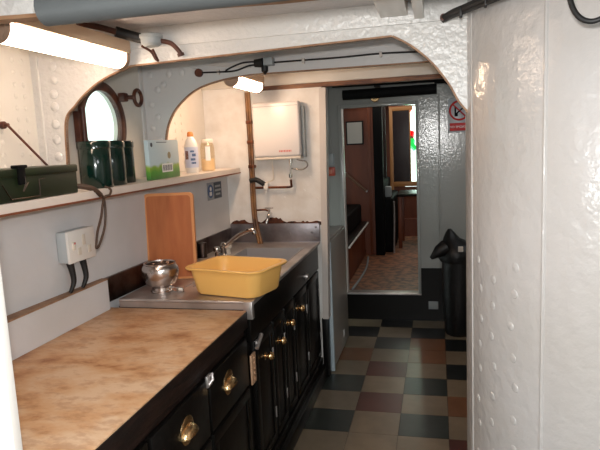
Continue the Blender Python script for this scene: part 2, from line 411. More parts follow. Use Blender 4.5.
o = frame('trim_7', 1.92, L1, 0, R1, white_rough, CZ(1.92)+.01, [(-1.379, 1.80), (-1.377, 1.752), (-1.385, 1.70), (-1.385, 1.654), (-1.39, 1.59), (-1.391, 1.533), (-1.391, 1.47), (-1.391, 1.41)], depth=.014)
# doubling plate and seams on the first frame
bm = BM(); box(bm, (-1.10, 1.911, 1.835), (.10, 1.921, 1.905), .002); box(bm, (-1.447, 1.912, 1.35), (-1.437, 1.921, 1.84), .002)
struct('trim_8', bm, white_rough)
L2 = [(-1.345, 1.345), (-1.338, 1.536), (-1.297, 1.644), (-1.226, 1.719), (-1.136, 1.771), (-1.008, 1.801), (-.87, 1.814)]
R2 = [(.00, 1.811), (.09, 1.76), (.18, 1.66), (.22, 1.55)]
frame('trim_9', 2.72, L2, 0, R2, framegrey, CZ(2.72)+.01, [(-1.401, 1.850), (-1.298, 1.850), (-1.227, 1.851), (-1.152, 1.853), (-1.365, 1.778), (-1.403, 1.705), (-1.374, 1.644), (-1.407, 1.59), (-1.375, 1.53), (-1.405, 1.475), (-1.375, 1.42), (-1.33, 1.80)], depth=.018)
bm = BM(); box(bm, (-1.475, 2.69, 1.345), (-1.440, 2.73, 1.90), .003); box(bm, (-1.19, 2.715, 1.872), (.3, 2.722, 1.878)); struct('trim_10', bm, framegrey)
# plain beams
bm = BM(); prism(bm, [(-1.5, 1.800), (-.3, 1.762), (1.3, 1.762), (1.3, 1.895), (-1.5, 1.895)], 1.118, 1.132, 'xz'); struct('trim_19', bm, white_rough)
bm = BM(); prism(bm, [(-1.5, 1.792), (-.3, 1.753), (1.3, 1.753), (1.3, 1.761), (-.3, 1.761), (-1.5, 1.800)], 1.117, 1.155, 'xz'); struct('trim_11', bm, deckred)
bm = BM(); box(bm, (-1.5, 3.43, 1.836), (1.3, 3.44, 1.95)); box(bm, (-1.5, 3.43, 1.832), (1.3, 3.49, 1.838)); struct('trim_12', bm, white)
bm = BM(); box(bm, (-1.10, 3.44, 1.806), (1.3, 3.49, 1.831)); struct('trim_13', bm, mat('brown_header_wood', rgb(138, 92, 58), .5, col2=rgb(84, 50, 34), nscale=8, stretch=(1, 6, 6)))
# box sections hanging under the deckhead at the casing
bm = BM(); box(bm, (-.17, 1.40, 1.858), (-.085, 1.905, 1.90), .003); box(bm, (-.065, 1.40, 1.845), (-.035, 1.905, 1.90), .003); struct('trim_14', bm, white)

# round funnel casing
bm = BM(); cx, cy, CR = .690, 1.98, .60
n = 96
ringsz = [0, 2.0]
rg = [[bm.verts.new((cx-CR*math.cos(2*math.pi*k/n), cy-CR*math.sin(2*math.pi*k/n), z)) for k in range(n)] for z in ringsz]
for k in range(n): bm.faces.new([rg[0][k], rg[0][(k+1) % n], rg[1][(k+1) % n], rg[1][k]])
def cyl_pt(deg, z, r=CR): t = math.radians(deg); return (cx-r*math.cos(t), cy-r*math.sin(t), z)
for d, rr in ((44.5, .0055), (12, .0025)):
    tube(bm, [cyl_pt(d, z) for z in (0.0, 2.0)], rr, 8)
for d, z0 in ((18, .0), (26, .045), (35, .01)):
    for k in range(30):
        z = .03+z0+k*.09
        if z > 1.15: continue
        dome(bm, cyl_pt(d+random.uniform(-1.2, 1.2), z+random.uniform(-.01, .01)), Vector(cyl_pt(d, 0, CR+1))-Vector(cyl_pt(d, 0)), .013, .0025, 14)
struct('wall_casing', bm, casing_m)
# ledge box along the lining above the worktop
bm = BM(); prism(bm, [(-1.50, .90), (-1.32, .90), (-1.32, 2.053), (-1.50, 2.053)], .838, .963, 'xy'); struct('trim_15', bm, greypaint)
bm = BM(); box(bm, (-1.40, .90, .963), (-1.316, 2.056, .968), .001); struct('trim_16', bm, deckred)

# ---------------- porthole
win = BM(); lathe(win, [(.142, .002), (.150, .004), (.165, .004)], (0, 0, 0), 48)
bm = BM()
slope = math.atan(.03)
PM = Matrix.Translation(PC) @ Matrix.Rotation(math.pi/2, 4, 'Y')
win.free()
lathe(bm, [(.150, -.020), (.150, .003), (.155, .008), (.170, .010), (.184, .008), (.190, .004), (.190, -.002)], n=56, mtx=PM)
port = struct('window_1', bm, rust)
bm = BM(); lathe(bm, [(0, -.001), (.151, -.001), (.151, -.006), (0, -.006)], n=48, mtx=PM); link('pane', bm, glassm, port)
bm = BM(); d = Vector((0, math.cos(math.radians(42)), math.sin(math.radians(42)))); c = Vector(PC)+d*.19+Vector((.03, 0, 0))
box(bm, c-Vector((.02, .02, .02)), c+Vector((.015, .02, .02)), .006)
tube(bm, [c, c+Vector((.03, .03, .0))], .010)
rc = c+Vector((.035, .07, .0))
tube(bm, [rc+Vector((.0, .036*math.cos(a), .036*math.sin(a))) for a in [2*math.pi*k/24 for k in range(25)]], .009, 10, cap=False)
link('clamp_ring', bm, rust, port)
bm = BM(); c = Vector(PC)+Vector((.02, -.195, -.02)); box(bm, c-Vector((.02, .03, .07)), c+Vector((.01, .02, .07)), .006); tube(bm, [c+Vector((.008, 0, -.085)), c+Vector((.008, 0, .085))], .012); link('hinge', bm, rust, port)

# ================================================================== THINGS
# ---------------- shelf
t = thing('wall_shelf', (-1.30, 2.1, 1.312), 'long pale painted shelf with brown lower edge above the grey lining', 'shelf')
bm = BM(); prism(bm, [(-1.198, .89), (-1.198, 3.42), (HX(3.42)+.003, 3.42), (HX(.89)+.003, .89)], 1.318, 1.345, 'xy'); link('board', bm, shelf_m, t)
bm = BM(); prism(bm, [(-1.196, .89), (-1.196, 3.422), (-1.26, 3.422), (-1.26, .89)], 1.311, 1.318, 'xy'); link('edge_strip', bm, brownedge, t)

# ---------------- fluorescent lights
def strip_light(name, x, y0, y1, z, r, label, glow):
    t = thing(name, (x, (y0+y1)/2, z), label, 'ceiling light', 'fluorescent strip lights')
    bm = BM(); prof = [(x-r*1.1, z+.012)] + [(x+r*math.cos(math.radians(180+a)), z+r*math.sin(math.radians(180+a))) for a in range(0, 181, 15)] + [(x+r*1.0, z+.012)]
    prism(bm, prof, y0+.02, y1-.02); link('diffuser', bm, glow, t)
    bm = BM(); box(bm, (x-r*1.25, y0, z+.012), (x+r*1.25, y1, z+.055), .004); link('housing', bm, deckred2, t)
    bm = BM(); ym = (y0+y1)/2; box(bm, (x-.02, ym-.03, z+.055), (x+.02, ym+.03, CZ(ym)+.002), .003); link('mounting', bm, deckred2, t)
    for y in (y0, y1):
        bm = BM(); yy = (y, y+.02) if y == y0 else (y-.02, y)
        pr = [(x+(r+.003)*math.cos(math.radians(180+a)), z+(r+.003)*math.sin(math.radians(180+a))) for a in range(0, 181, 15)] + [(x+r*1.1, z+.012), (x-r*1.1, z+.012)]
        prism(bm, pr, *yy); link('end_cap', bm, endcap, t)
    return t
deckred2 = mat('pale_tan_enamel', rgb(206, 176, 146), .45)
endcap = mat('grey_brown_plastic', rgb(150, 126, 108), .45)
strip_light('fluorescent_light', -1.08, 1.28, 1.885, 1.802, .036, 'lit strip light nearest the top left corner, end towards the first arch', tubeglow)
strip_light('fluorescent_light', -1.00, 2.79, 3.24, 1.812, .034, 'small lit strip light above the water heater, beyond the second beam', mat('warm_lit_diffuser', (1, 1, 1, 1), .4, emit=(1.0, .70, .48, 1), estr=34))

# ---------------- large grey pipe under the deckhead
bm = BM(); tube(bm, [(-.722, 1.0, 1.752), (-.3, 1.0, 1.752), (.9, 1.0, 1.762)], .031, 24); tag(link('overhead_pipe', bm, pipegrey), 'thick grey lagged pipe running across the deckhead near the strip light', 'pipe')
bm = BM(); tube(bm, smooth_path([(-.98, 1.08, 1.815), (-.90, 1.07, 1.812), (-.84, 1.08, 1.82), (-.83, 1.09, 1.85)]), .011); tag(link('rubber_hose', bm, blackrub), 'dark hose end at the top left beside the grey pipe', 'hose')

# ---------------- junction box on the first beam
t = thing('junction_box', (-.94, 1.88, 1.84), 'round pale junction box hanging at first beam with dark cables', 'junction box')
bm = BM(); lathe(bm, [(0, -.016), (.024, -.016), (.034, -.008), (.036, .010), (.034, .024), (.0, .024)], (-.945, 1.865, 1.845), 28); link('housing', bm, greypl, t)
bm = BM(); lathe(bm, [(.034, .0), (.039, .003), (.039, .014), (.034, .016)], (-.945, 1.865, 1.853), 28); link('lid', bm, greypl, t)
for pts, r in (([(-1.14, 1.72, 1.90), (-1.07, 1.78, 1.885), (-1.02, 1.83, 1.868), (-.975, 1.86, 1.858)], .010), ([(-1.045, 1.81, 1.878), (-1.00, 1.85, 1.864), (-.975, 1.862, 1.856)], .017),
               ([(-.915, 1.87, 1.846), (-.885, 1.89, 1.838), (-.862, 1.90, 1.812), (-.858, 1.905, 1.800)], .008), ([(-.86, 1.905, 1.806), (-.858, 1.908, 1.796)], .012),
               ([(-.985, 1.87, 1.835), (-.965, 1.895, 1.818), (-.955, 1.905, 1.795), (-.945, 1.91, 1.786)], .0045), ([(-.945, 1.87, 1.82), (-.943, 1.90, 1.786)], .0045)):
    bm = BM(); tube(bm, smooth_path(pts), r, 10); link('cable', bm, rust if r != .017 else blackrub, t)

# ---------------- conduit and junction box on the second beam
t = thing('cable_box', (-.79, 2.70, 1.85), 'small dark cable box on the second beam with thin black cable run', 'junction box')
bm = BM(); box(bm, (-.790, 2.665, 1.848), (-.745, 2.715, 1.885), .004); link('housing', bm, greypl, t)
bm = BM(); lathe(bm, [(0, -.02), (.018, -.02), (.022, .02), (0, .02)], (-.815, 2.68, 1.862), 18, 'x'); lathe(bm, [(0, -.028), (.016, -.012), (.017, .01), (0, .014)], (-.79, 2.69, 1.835), 16); link('gland', bm, blackrub, t)
bm = BM(); tube(bm, smooth_path([(-.75, 2.70, 1.862), (-.60, 2.705, 1.862), (-.43, 2.705, 1.861), (-.246, 2.705, 1.864), (-.05, 2.705, 1.858), (.1, 2.705, 1.86)]), .0042, 8)
for x in (-.605, -.245): pass
link('cable', bm, blackrub, t)
bm = BM(); tube(bm, smooth_path([(-.80, 2.70, 1.858), (-.87, 2.70, 1.856), (-.94, 2.70, 1.838), (-1.02, 2.70, 1.838), (-1.12, 2.70, 1.842)]), .0042, 8); link('cable', bm, blackrub, t)
bm = BM(); tube(bm, smooth_path([(-.83, 2.70, 1.872), (-.90, 2.70, 1.872), (-.96, 2.70, 1.855), (-.99, 2.70, 1.842)]), .0042, 8); link('cable', bm, blackrub, t)
bm = BM(); lathe(bm, [(0, -.012), (.020, -.012), (.020, .003), (.010, .012), (0, .012)], (-1.13, 2.708, 1.842), 18, 'y'); link('gland', bm, rust, t)
for x in (-.605, -.245, -1.03):
    bm = BM(); box(bm, (x-.006, 2.697, 1.848 if x > -1 else 1.828), (x+.006, 2.72, 1.872 if x > -1 else 1.85), .002); link('clip', bm, cream, t)
bm = BM(); prism(bm, [(-1.09, 1.875), (-1.06, 1.884), (-.87, 1.868), (-.865, 1.848), (-.90, 1.848)], 2.706, 2.72); tag(link('bracket_plate', bm, cream), 'flat pale bracket fixed to the second beam beside the cables', 'bracket')

# ---------------- cables by the casing
t = thing('cable_bundle', (.08, 1.68, 1.80), 'bundle of thick black cables leading up over the round casing', 'cables')
for dz, r, dy in ((0, .008, 0), (-.009, .0055, .01), (.006, .006, .02)):
    bm = BM(); tube(bm, smooth_path([(.022, 1.86+dy, 1.834+dz), (.05, 1.80, 1.832+dz), (.09, 1.68, 1.822+dz), (.155, 1.48, 1.808+dz*1.3), (.26, 1.2, 1.80+dz*1.6)]), r, 10); link('cable', bm, blackrub, t)
bm = BM(); lathe(bm, [(0, -.012), (.010, -.012), (.010, .01), (0, .01)], (.022, 1.865, 1.834), 14, 'y'); link('end_sleeve', bm, rust, t)
for p in ((.068, 1.74, 1.818), (.122, 1.58, 1.808)):
    bm = BM(); box(bm, Vector(p)-Vector((.004, .016, .012)), Vector(p)+Vector((.004, .016, .016)), .002); link('clip', bm, blackrub, t)
bm = BM(); tube(bm, smooth_path([(.262, 1.32, 1.80), (.262, 1.31, 1.75), (.272, 1.30, 1.712), (.292, 1.29, 1.692), (.318, 1.28, 1.694), (.36, 1.26, 1.72), (.40, 1.24, 1.78)]), .0055, 10)
tag(link('hanging_cable', bm, blackrub), 'black cable hanging in a loop at the top right corner', 'cable')

# ---------------- hook rod on the hull
bm = BM(); tube(bm, [(-1.445, 1.735, 1.586), (-1.43, 1.93-.03, 1.44), (-1.42, 1.93-.02, 1.40)], .0045, 8); lathe(bm, [(0, -.01), (.013, -.01), (.013, .004), (0, .008)], (-1.46, 1.733, 1.588), 14, 'x')
tube(bm, [(-1.475, 1.733, 1.588), (-1.44, 1.733, 1.588)], .006, 8)
tag(link('stay_rod', bm, rust), 'thin brown metal stay rod slanting down the hull behind the green box', 'rod')

# ---------------- green metal box
t = thing('metal_box', (-1.27, 1.45, 1.345), 'long olive green metal box with latch at the left of the shelf', 'box')
bm = BM(); box(bm, (-1.355, 1.16, 1.3465), (-1.203, 1.748, 1.422), .004); link('body', bm, green, t)
bm = BM(); box(bm, (-1.359, 1.156, 1.418), (-1.199, 1.752, 1.443), .005); link('lid', bm, green, t)
bm = BM(); box(bm, (-1.201, 1.455, 1.395), (-1.191, 1.482, 1.452), .002); box(bm, (-1.215, 1.448, 1.443), (-1.188, 1.49, 1.453), .003); link('latch', bm, blackmatte, t)
bm = BM()
tube(bm, smooth_path([(-1.194, 1.475, 1.44), (-1.192, 1.478, 1.40), (-1.194, 1.468, 1.375), (-1.192, 1.49, 1.40)]), .002, 6); tube(bm, [(-1.199, 1.39, 1.40), (-1.199, 1.42, 1.355), (-1.199, 1.545, 1.355), (-1.199, 1.548, 1.405), (-1.199, 1.575, 1.407)], .0018, 6)
link('wire_handle', bm, steel_dark, t)

# ---------------- canisters
t0 = thing('storage_tin', (-1.268, 1.965, 1.3455), 'dark green tin nearest the green metal box, seen whole', 'tin', 'dark green tins on the shelf')
bm = BM(); lathe(bm, [(0, 0), (.058, 0), (.060, .003), (.060, .152), (.058, .155), (0, .155)], (-1.268, 1.965, 1.3455), 40); link('body', bm, tin_m, t0)
bm = BM(); lathe(bm, [(.0605, .148), (.0625, .150), (.0625, .172), (.060, .176), (.052, .178), (.050, .174), (0, .174)], (-1.268, 1.965, 1.3455), 40); link('lid', bm, tin_m, t0)
for loc, lab in (((-1.290, 2.103, 1.3455), 'middle dark green tin in the row below the porthole'), ((-1.325, 2.237, 1.3455), 'furthest dark green tin, mostly hidden, beside the blue and green carton')):
    c = copy_tree(t0); c.location = loc; c['label'] = lab

# ---------------- strap
t = thing('leather_strap', (-1.21, 1.83, 1.346), 'brown leather strap looping off the shelf edge by the tins', 'strap')
bm = BM(); tube(bm, smooth_path([(-1.30, 1.79, 1.353), (-1.25, 1.80, 1.360), (-1.212, 1.82, 1.352), (-1.190, 1.845, 1.335), (-1.184, 1.865, 1.315), (-1.184, 1.87, 1.27), (-1.184, 1.855, 1.21), (-1.184, 1.815, 1.155), (-1.184, 1.795, 1.143), (-1.184, 1.792, 1.152), (-1.184, 1.808, 1.20), (-1.184, 1.84, 1.25), (-1.184, 1.86, 1.30), (-1.186, 1.88, 1.318), (-1.188, 1.915, 1.322), (-1.192, 1.93, 1.340), (-1.21, 1.92, 1.352)]), .0045, 8)
link('cord', bm, leather, t)
bm = BM(); tube(bm, smooth_path([(-1.31, 1.775, 1.356), (-1.25, 1.795, 1.365), (-1.205, 1.83, 1.354), (-1.190, 1.86, 1.325)]), .009, 8); link('strap_end', bm, leather, t)

# ---------------- carton
t = thing('carton', (-1.25, 2.47, 1.3455), 'blue and green printed carton with barcode, between tins and bottle', 'carton')
bm = BM(); box(bm, (-1.254, 2.325, 1.3455), (-1.232, 2.625, 1.523), .002); link('sleeve', bm, carton_mat(), t)
bm = BM(); prism(bm, [(2.44, 1.375), (2.55, 1.375), (2.55, 1.415), (2.44, 1.415)], -1.2325, -1.2315, 'yz'); bars = link('barcode_panel', bm, whitep, t)
bm = BM()
for k in range(11): prism(bm, [(2.45+k*.0085, 1.382), (2.45+k*.0085+.003+.002*(k % 3 == 0), 1.382), (2.45+k*.0085+.003+.002*(k % 3 == 0), 1.408), (2.45+k*.0085, 1.408)], -1.2312, -1.2308, 'yz')
link('bars', bm, navy, bars)
bm = BM(); lathe(bm, [(0, 0), (.016, 0), (.016, .001), (0, .001)], (-1.2325, 2.52, 1.452), 24, 'x'); link('round_seal', bm, mat('tan_print', rgb(150, 140, 110), .5), t)
bm = BM(); lathe(bm, [(0, 0), (.010, 0), (.010, .001), (0, .001)], (-1.2325, 2.352, 1.502), 16, 'x'); prism(bm, [(2.40, 1.511), (2.50, 1.511), (2.50, 1.514), (2.40, 1.514)], -1.2325, -1.2315, 'yz'); link('printed_mark', bm, navy, t)

# ---------------- bottle and jar
t = thing('soap_bottle', (-1.300, 2.93, 1.3455), 'tall white bottle with blue label and orange cap on the shelf', 'bottle')
c = (-1.300, 2.93, 1.3455)
bm = BM(); lathe(bm, [(0, 0), (.032, 0), (.036, .006), (.036, .145), (.030, .172), (.016, .192), (.014, .20), (0, .20)], c, 32); link('body', bm, plastic, t)
bm = BM(); lathe(bm, [(.015, .196), (.017, .20), (.016, .214), (.012, .222), (0, .224)], c, 20); link('cap', bm, mat('orange_plastic', rgb(228, 140, 70), .4), t)
bm = BM(); lathe(bm, [(.0362, .03), (.0368, .03), (.0368, .14), (.0362, .14)], c, 32); lab = link('label_band', bm, mat('pale_lilac_print', rgb(196, 200, 218), .4), t)
bm = BM()
for (a0, a1, z0, z1) in ((-70, -30, .05, .06), (-75, -40, .068, .080), (-62, -35, .09, .105), (-75, -45, .112, .122)):
    for a in range(a0, a1, 8):
        A = math.radians(a); B = math.radians(a+7); r = .0376
        vs = [bm.verts.new((c[0]+r*math.cos(q), c[1]+r*math.sin(q), c[2]+z)) for q, z in ((A, z0), (B, z0), (B, z1), (A, z1))]; bm.faces.new(vs)
link('print', bm, blue, lab)
bm = BM()
for a in range(-125, -100, 8):
    A = math.radians(a); B = math.radians(a+7); r = .0376
    bm.faces.new([bm.verts.new((c[0]+r*math.cos(q), c[1]+r*math.sin(q), c[2]+z)) for q, z in ((A, .075), (B, .075), (B, .12), (A, .12))])
link('print', bm, brownedge, lab)
t = thing('sauce_jar', (-1.285, 3.12, 1.3455), 'clear amber bottle with pale label, right end of the shelf', 'jar'); c = (-1.285, 3.12, 1.3455)
bm = BM(); lathe(bm, [(0, 0), (.034, 0), (.040, .008), (.040, .13), (.036, .15), (.031, .158), (.031, .165)], c, 32); link('body', bm, amber, t)
bm = BM(); lathe(bm, [(0, .003), (.036, .004), (.037, .07), (0, .07)], c, 32); link('contents', bm, mat('amber_liquid', rgb(232, 212, 178), .3), t)
bm = BM(); lathe(bm, [(.033, .160), (.034, .162), (.034, .178), (.032, .181), (0, .181)], c, 32); link('lid', bm, plastic2, t)
bm = BM()
for a in range(-85, -45, 8):
    A = math.radians(a); B = math.radians(a+8); r = .0412
    bm.faces.new([bm.verts.new((c[0]+r*math.cos(q), c[1]+r*math.sin(q), c[2]+z)) for q, z in ((A, .06), (B, .06), (B, .14), (A, .14))])
link('paper_label', bm, whitep, t)

# ---------------- socket and its flexes
t = thing('wall_socket', (-1.35, 1.88, 1.14), 'white surface mounted wall socket above the ledge', 'socket')
xw = WX(1.88)
bm = BM(); box(bm, (xw, 1.802, 1.082), (xw+.042, 1.965, 1.198), .006); link('back_box', bm, greypl2 if False else mat('pale_grey_plastic', rgb(176, 182, 184), .4), t)
bm = BM(); box(bm, (xw+.040, 1.800, 1.080), (xw+.052, 1.967, 1.200), .004); fp = link('faceplate', bm, plastic, t)
bm = BM()
for y, z, hh in ((1.893, 1.158, .020), (1.862, 1.118, .014), (1.925, 1.118, .014)): box(bm, (xw+.052, y-.010, z-hh), (xw+.054, y+.010, z+hh), .0008)
link('shutters', bm, plastic2, t, label='cream pin shutters')
bm = BM(); box(bm, (xw+.050, 1.822, 1.128), (xw+.059, 1.834, 1.158), .002); sw = link('switch', bm, plastic2, t)
bm = BM(); box(bm, (xw+.0585, 1.824, 1.150), (xw+.0598, 1.832, 1.157), 0); link('red_mark', bm, red, sw)
for y, s, lab in ((1.838, 1, 'left of the two short dark flexes under the wall socket'), (1.915, -1, 'right of the two short dark flexes under the wall socket')):
    bm = BM(); yy = y
    tube(bm, smooth_path([(xw+.028, yy-.008, 1.082), (xw+.030, yy-.002, 1.05), (xw+.032, yy, 1.01), (xw+.024, yy-.012, .978), (xw+.022, yy-.016, .969)]), [.013]*8+[.011]*12+[.008]*12+[.006], 10) if False else None
    P = smooth_path([(xw+.028, yy-.008, 1.081), (xw+.030, yy-.002, 1.05), (xw+.032, yy, 1.01), (xw+.026, yy-.010, .98), (xw+.022, yy-.016, .969)])
    tube(bm, P, [.014-.008*i/(len(P)-1) for i in range(len(P))], 10)
    tag(link('power_flex', bm, blackrub), lab, 'cable', 'flexes under the wall socket')

# ---------------- sign on the lining
t = thing('safety_sign', (-1.30, 3.24, 1.22), 'small blue and black mandatory notice beside the chopping board', 'sign')
rotw = Matrix.Translation((WX(3.24)+.0015, 3.24, 1.222)) @ Matrix.Rotation(-math.atan(.035), 4, 'Z')
bm = BM(); box(bm, (-.001, -.105, -.052), (.001, .105, .052), .0005, mtx=rotw); link('plate', bm, mat('sign_pale_grey', rgb(150, 152, 156), .4), t)
bm = BM(); lathe(bm, [(0, 0), (.040, 0), (.040, .001), (0, .001)], (.0012, -.062, 0), 28, 'x', mtx=rotw); link('disc', bm, blue, t, label='blue disc with pale symbol')
bm = BM(); lathe(bm, [(0, 0), (.013, 0), (.013, .001), (0, .001)], (.0024, -.062, .014), 18, 'x', mtx=rotw); box(bm, (.0022, -.080, -.026), (.003, -.048, -.004), 0, mtx=rotw); link('symbol', bm, whitep, t)
bm = BM(); box(bm, (.001, -.012, -.048), (.0018, .098, .048), 0, mtx=rotw); link('text_panel', bm, navy, t)
bm = BM(); 
for z, wd in ((.024, .04), (0, .045), (-.024, .035)): box(bm, (.0018, .043-wd, z-.006), (.0024, .043+wd, z+.006), 0, mtx=rotw)
link('text_lines', bm, greypl, t)

# ---------------- worktop and cabinets
bm = BM(); box(bm, (-1.343, .89, .818), (-.738, 2.079, .838), .002); tag(link('worktop', bm, worktop_m), 'worn cream laminate worktop mottled with brown along the left', 'worktop')
t = thing('base_cabinet', (-1.03, 1.47, 0), 'black painted base cabinet with brass cup pulls under the cream worktop', 'cabinet')
bm = BM(); box(bm, (-1.335, .89, .08), (-.752, 2.052, .816)); link('carcass', bm, black, t)
bm = BM(); box(bm, (-.752, .89, .770), (-.736, 2.079, .834), .002); box(bm, (-.752, .89, .742), (-.744, 2.052, .770), .002); link('edge_moulding', bm, darkwood, t)
bm = BM(); box(bm, (-1.335, .89, 0.0), (-.70, 2.05, .08), .003); link('plinth', bm, black, t)
def panel_front(name, y0, y1, z0, z1, parent, x=-.752):
    bm = BM(); box(bm, (x, y0, z0), (x+.018, y1, z1), .003)
    s = .04
    box(bm, (x+.018, y0+.002, z0+.002), (x+.022, y1-.002, z0+s), .0015); box(bm, (x+.018, y0+.002, z1-s), (x+.022, y1-.002, z1-.002), .0015)
    box(bm, (x+.018, y0+.002, z0+s), (x+.022, y0+s, z1-s), .0015); box(bm, (x+.018, y1-s, z0+s), (x+.022, y1-.002, z1-s), .0015)
    return link(name, bm, black, parent)
def plain_front(name, y0, y1, z0, z1, parent, x=-.752):
    bm = BM(); box(bm, (x, y0, z0), (x+.020, y1, z1), .004); return link(name, bm, black, parent)
def cup_pull(parent, y, z, x=-.732, s=1, m=brass):
    tt = bmesh.new(); n1, n2 = 14, 8; g = []
    for i in range(n2+1):
        ph = math.pi/2*i/n2; row = []
        for k in range(n1+1):
            a = math.pi*k/n1
            row.append(tt.verts.new((.026*s*math.sin(ph)*math.sin(a) if 0 else .026*s*math.cos(ph)*1.0*math.sin(a)**.5 if 0 < k < n1 else 0, -.046*s*math.cos(a)*(1 if True else 0), .030*s*math.sin(ph)*math.sin(a))))
        g.append(row)
    for i in range(n2):
        for k in range(n1): tt.faces.new([g[i][k], g[i][k+1], g[i+1][k+1], g[i+1][k]])
    bmesh.ops.remove_doubles(tt, verts=tt.verts, dist=1e-5)
    bm = BM(); merge(bm, tt, Matrix.Translation((x, y, z-.012)))
    lathe(bm, [(0, 0), (.044*s, 0), (.044*s, .0015), (.040*s, .003), (0, .003)], (x, y, z), 28, 'x')
    return link('cup_pull', bm, m, parent)
for y0, y1 in ((.90, 1.25), (1.27, 1.645), (1.665, 2.045)):
    d = plain_front('drawer', y0, y1, .545, .738, t)
    cup_pull(d, (y0+y1)/2 if y0 < 1 else (1.477 if y0 < 1.5 else 1.827), .652, s=1.0)
    d = panel_front('door', y0, y1, .10, .535, t)
bm = BM(); box(bm, (-.735, 1.632, .712), (-.724, 1.672, .752), .004); tube(bm, [(-.728, 1.640, .720), (-.716, 1.652, .735), (-.722, 1.664, .752)], .005, 8); link('catch', bm, steel, t, label='dull silver cupboard catch')

t = thing('sink_cabinet', (-1.03, 2.75, 0), 'black painted cabinet with round brass knobs under the steel sink', 'cabinet')
bm = BM(); box(bm, (-1.30, 2.088, .08), (-.752, 2.72, .842)); box(bm, (-.764, 2.72, .08), (-.752, 3.44, .842)); box(bm, (-1.29, 2.72, .08), (-.764, 3.44, .60)); link('carcass', bm, black, t)
bm = BM(); box(bm, (-1.29, 2.056, 0), (-.70, 3.44, .08), .003); box(bm, (-.752, 2.056, .08), (-.725, 3.44, .125), .004); link('plinth', bm, black, t)
bm = BM(); box(bm, (-.752, 2.096, .70), (-.730, 3.44, .847), .002); link('apron', bm, black, t)
def knob(parent, y, z, m=brass, s=1):
    bm = BM(); lathe(bm, [(.017*s, 0), (.017*s, .002), (.007*s, .004), (.007*s, .012), (.014*s, .016), (.0185*s, .025), (.016*s, .034), (.009*s, .040), (0, .042)], (-.731, y, z), 20, 'x'); return link('knob', bm, m, parent)
for (y0, y1, ky, kz) in ((2.135, 2.39, 2.262, .583), (2.405, 2.59, 2.468, .578), (2.605, 2.785, 2.65, .606), (2.80, 3.08, 2.862, .617), (3.095, 3.43, None, 0)):
    d = panel_front('door', y0, y1, .14, .69, t)
    if ky: knob(d, ky, kz)
    for z in (.25, .53):
        bm = BM(); box(bm, (-.730, y1-.022, z), (-.725, y1-.012, z+.05), .001); link('hinge', bm, steel, d)
bm = BM(); lathe(bm, [(.020, 0), (.022, .006), (.018, .02), (0, .026)], (-.736, 3.085, .735), 18, 'x'); link('rose', bm, steel, t)
bm = BM(); box(bm, (-.736, 2.075, .530), (-.728, 2.128, .652), .002)
for k in range(5): lathe(bm, [(0, 0), (.006, 0), (.006, .003), (0, .004)], (-.728, 2.105, .548+k*.022), 12, 'x')
link('bolt_plate', bm, plate_m, t, label='drilled brass bolt plate')
bm = BM(); tube(bm, [(-.722, 2.13, .665), (-.722, 2.20, .700)], .009, 10); box(bm, (-.735, 2.14, .66), (-.722, 2.17, .69), .002); link('bolt', bm, steel, t)

# ---------------- sink
t = thing('sink_unit', (-1.02, 2.75, .84), 'stainless steel sink unit with drainer beyond the cream worktop', 'sink')
X0, X1, Y0s, Y1s = -1.296, -.722, 2.092, 3.424; sx0, sx1, sy0, sy1 = -1.12, -.765, 2.74, 3.22
bm = BM()
zt, zb = .872, .848
for lo, hi in (((X0, Y0s), (X1, sy0)), ((X0, sy1), (X1, Y1s)), ((X0, sy0), (sx0, sy1)), ((sx1, sy0), (X1, sy1))): box(bm, (lo[0], lo[1], zb), (hi[0], hi[1], zt))
tube(bm, [(X1+.002, Y0s, zt-.006), (X1+.002, Y1s, zt-.006)], .008, 10); tube(bm, [(X0, Y0s, zt-.006), (X1+.002, Y0s, zt-.006)], .008, 10)
box(bm, (X1-.03, Y0s-.012, .80), (X1+.008, Y0s+.012, zt), .003); box(bm, (X0, Y0s-.006, .838), (X1, Y0s+.006, .868))
for k in range(9): tube(bm, [(sx0+.03+k*.034, 2.30, zt), (sx0+.03+k*.034, 2.74, zt)], .004, 6)
link('drainer_top', bm, steel, t)
bm = BM(); r = .006
for lo, hi in (((sx0+.001, sy0+.001, .70), (sx0+r, sy1-.001, zt+.003)), ((sx1-r, sy0+.001, .70), (sx1-.001, sy1-.001, zt+.003)), ((sx0+r, sy0+.001, .70), (sx1-r, sy0+r, zt+.003)), ((sx0+r, sy1-r, .70), (sx1-r, sy1-.001, zt+.003)), ((sx0+.001, sy0+.001, .694), (sx1-.001, sy1-.001, .70))): box(bm, lo, hi)
lathe(bm, [(0, .001), (.018, .001), (.026, .004), (.03, 0)], ((sx0+sx1)/2, 3.0, .70), 20); link('basin', bm, mat('satin_steel', rgb(168, 166, 168), .45, .35), t)
bm = BM(); box(bm, (-1.292, 3.430, .872), (-.712, 3.449, .988), .002); box(bm, (-1.292, 3.420, .86), (-.712, 3.432, .876), .002)
for x, z in ((-.735, .965), (-.76, .93), (-.90, .925), (-.735, .90)): dome(bm, (x, 3.43, z), (0, -1, 0), .007, .003)
link('splashback', bm, mat('dull_steel', rgb(146, 142, 146), .42, .9, col2=rgb(110, 104, 106), nscale=7, bump=.1, bscale=20), t, label='dull steel splashback')
bm = BM(); A = [(WX(2.06)+.001, 2.062), (WX(3.44)+.001, 3.43), (WX(3.44)+.014, 3.43), (WX(2.06)+.014, 2.062)]; prism(bm, A, .862, .965, 'xy'); link('side_upstand', bm, steel_dark, t, label='brown-stained dark steel upstand')

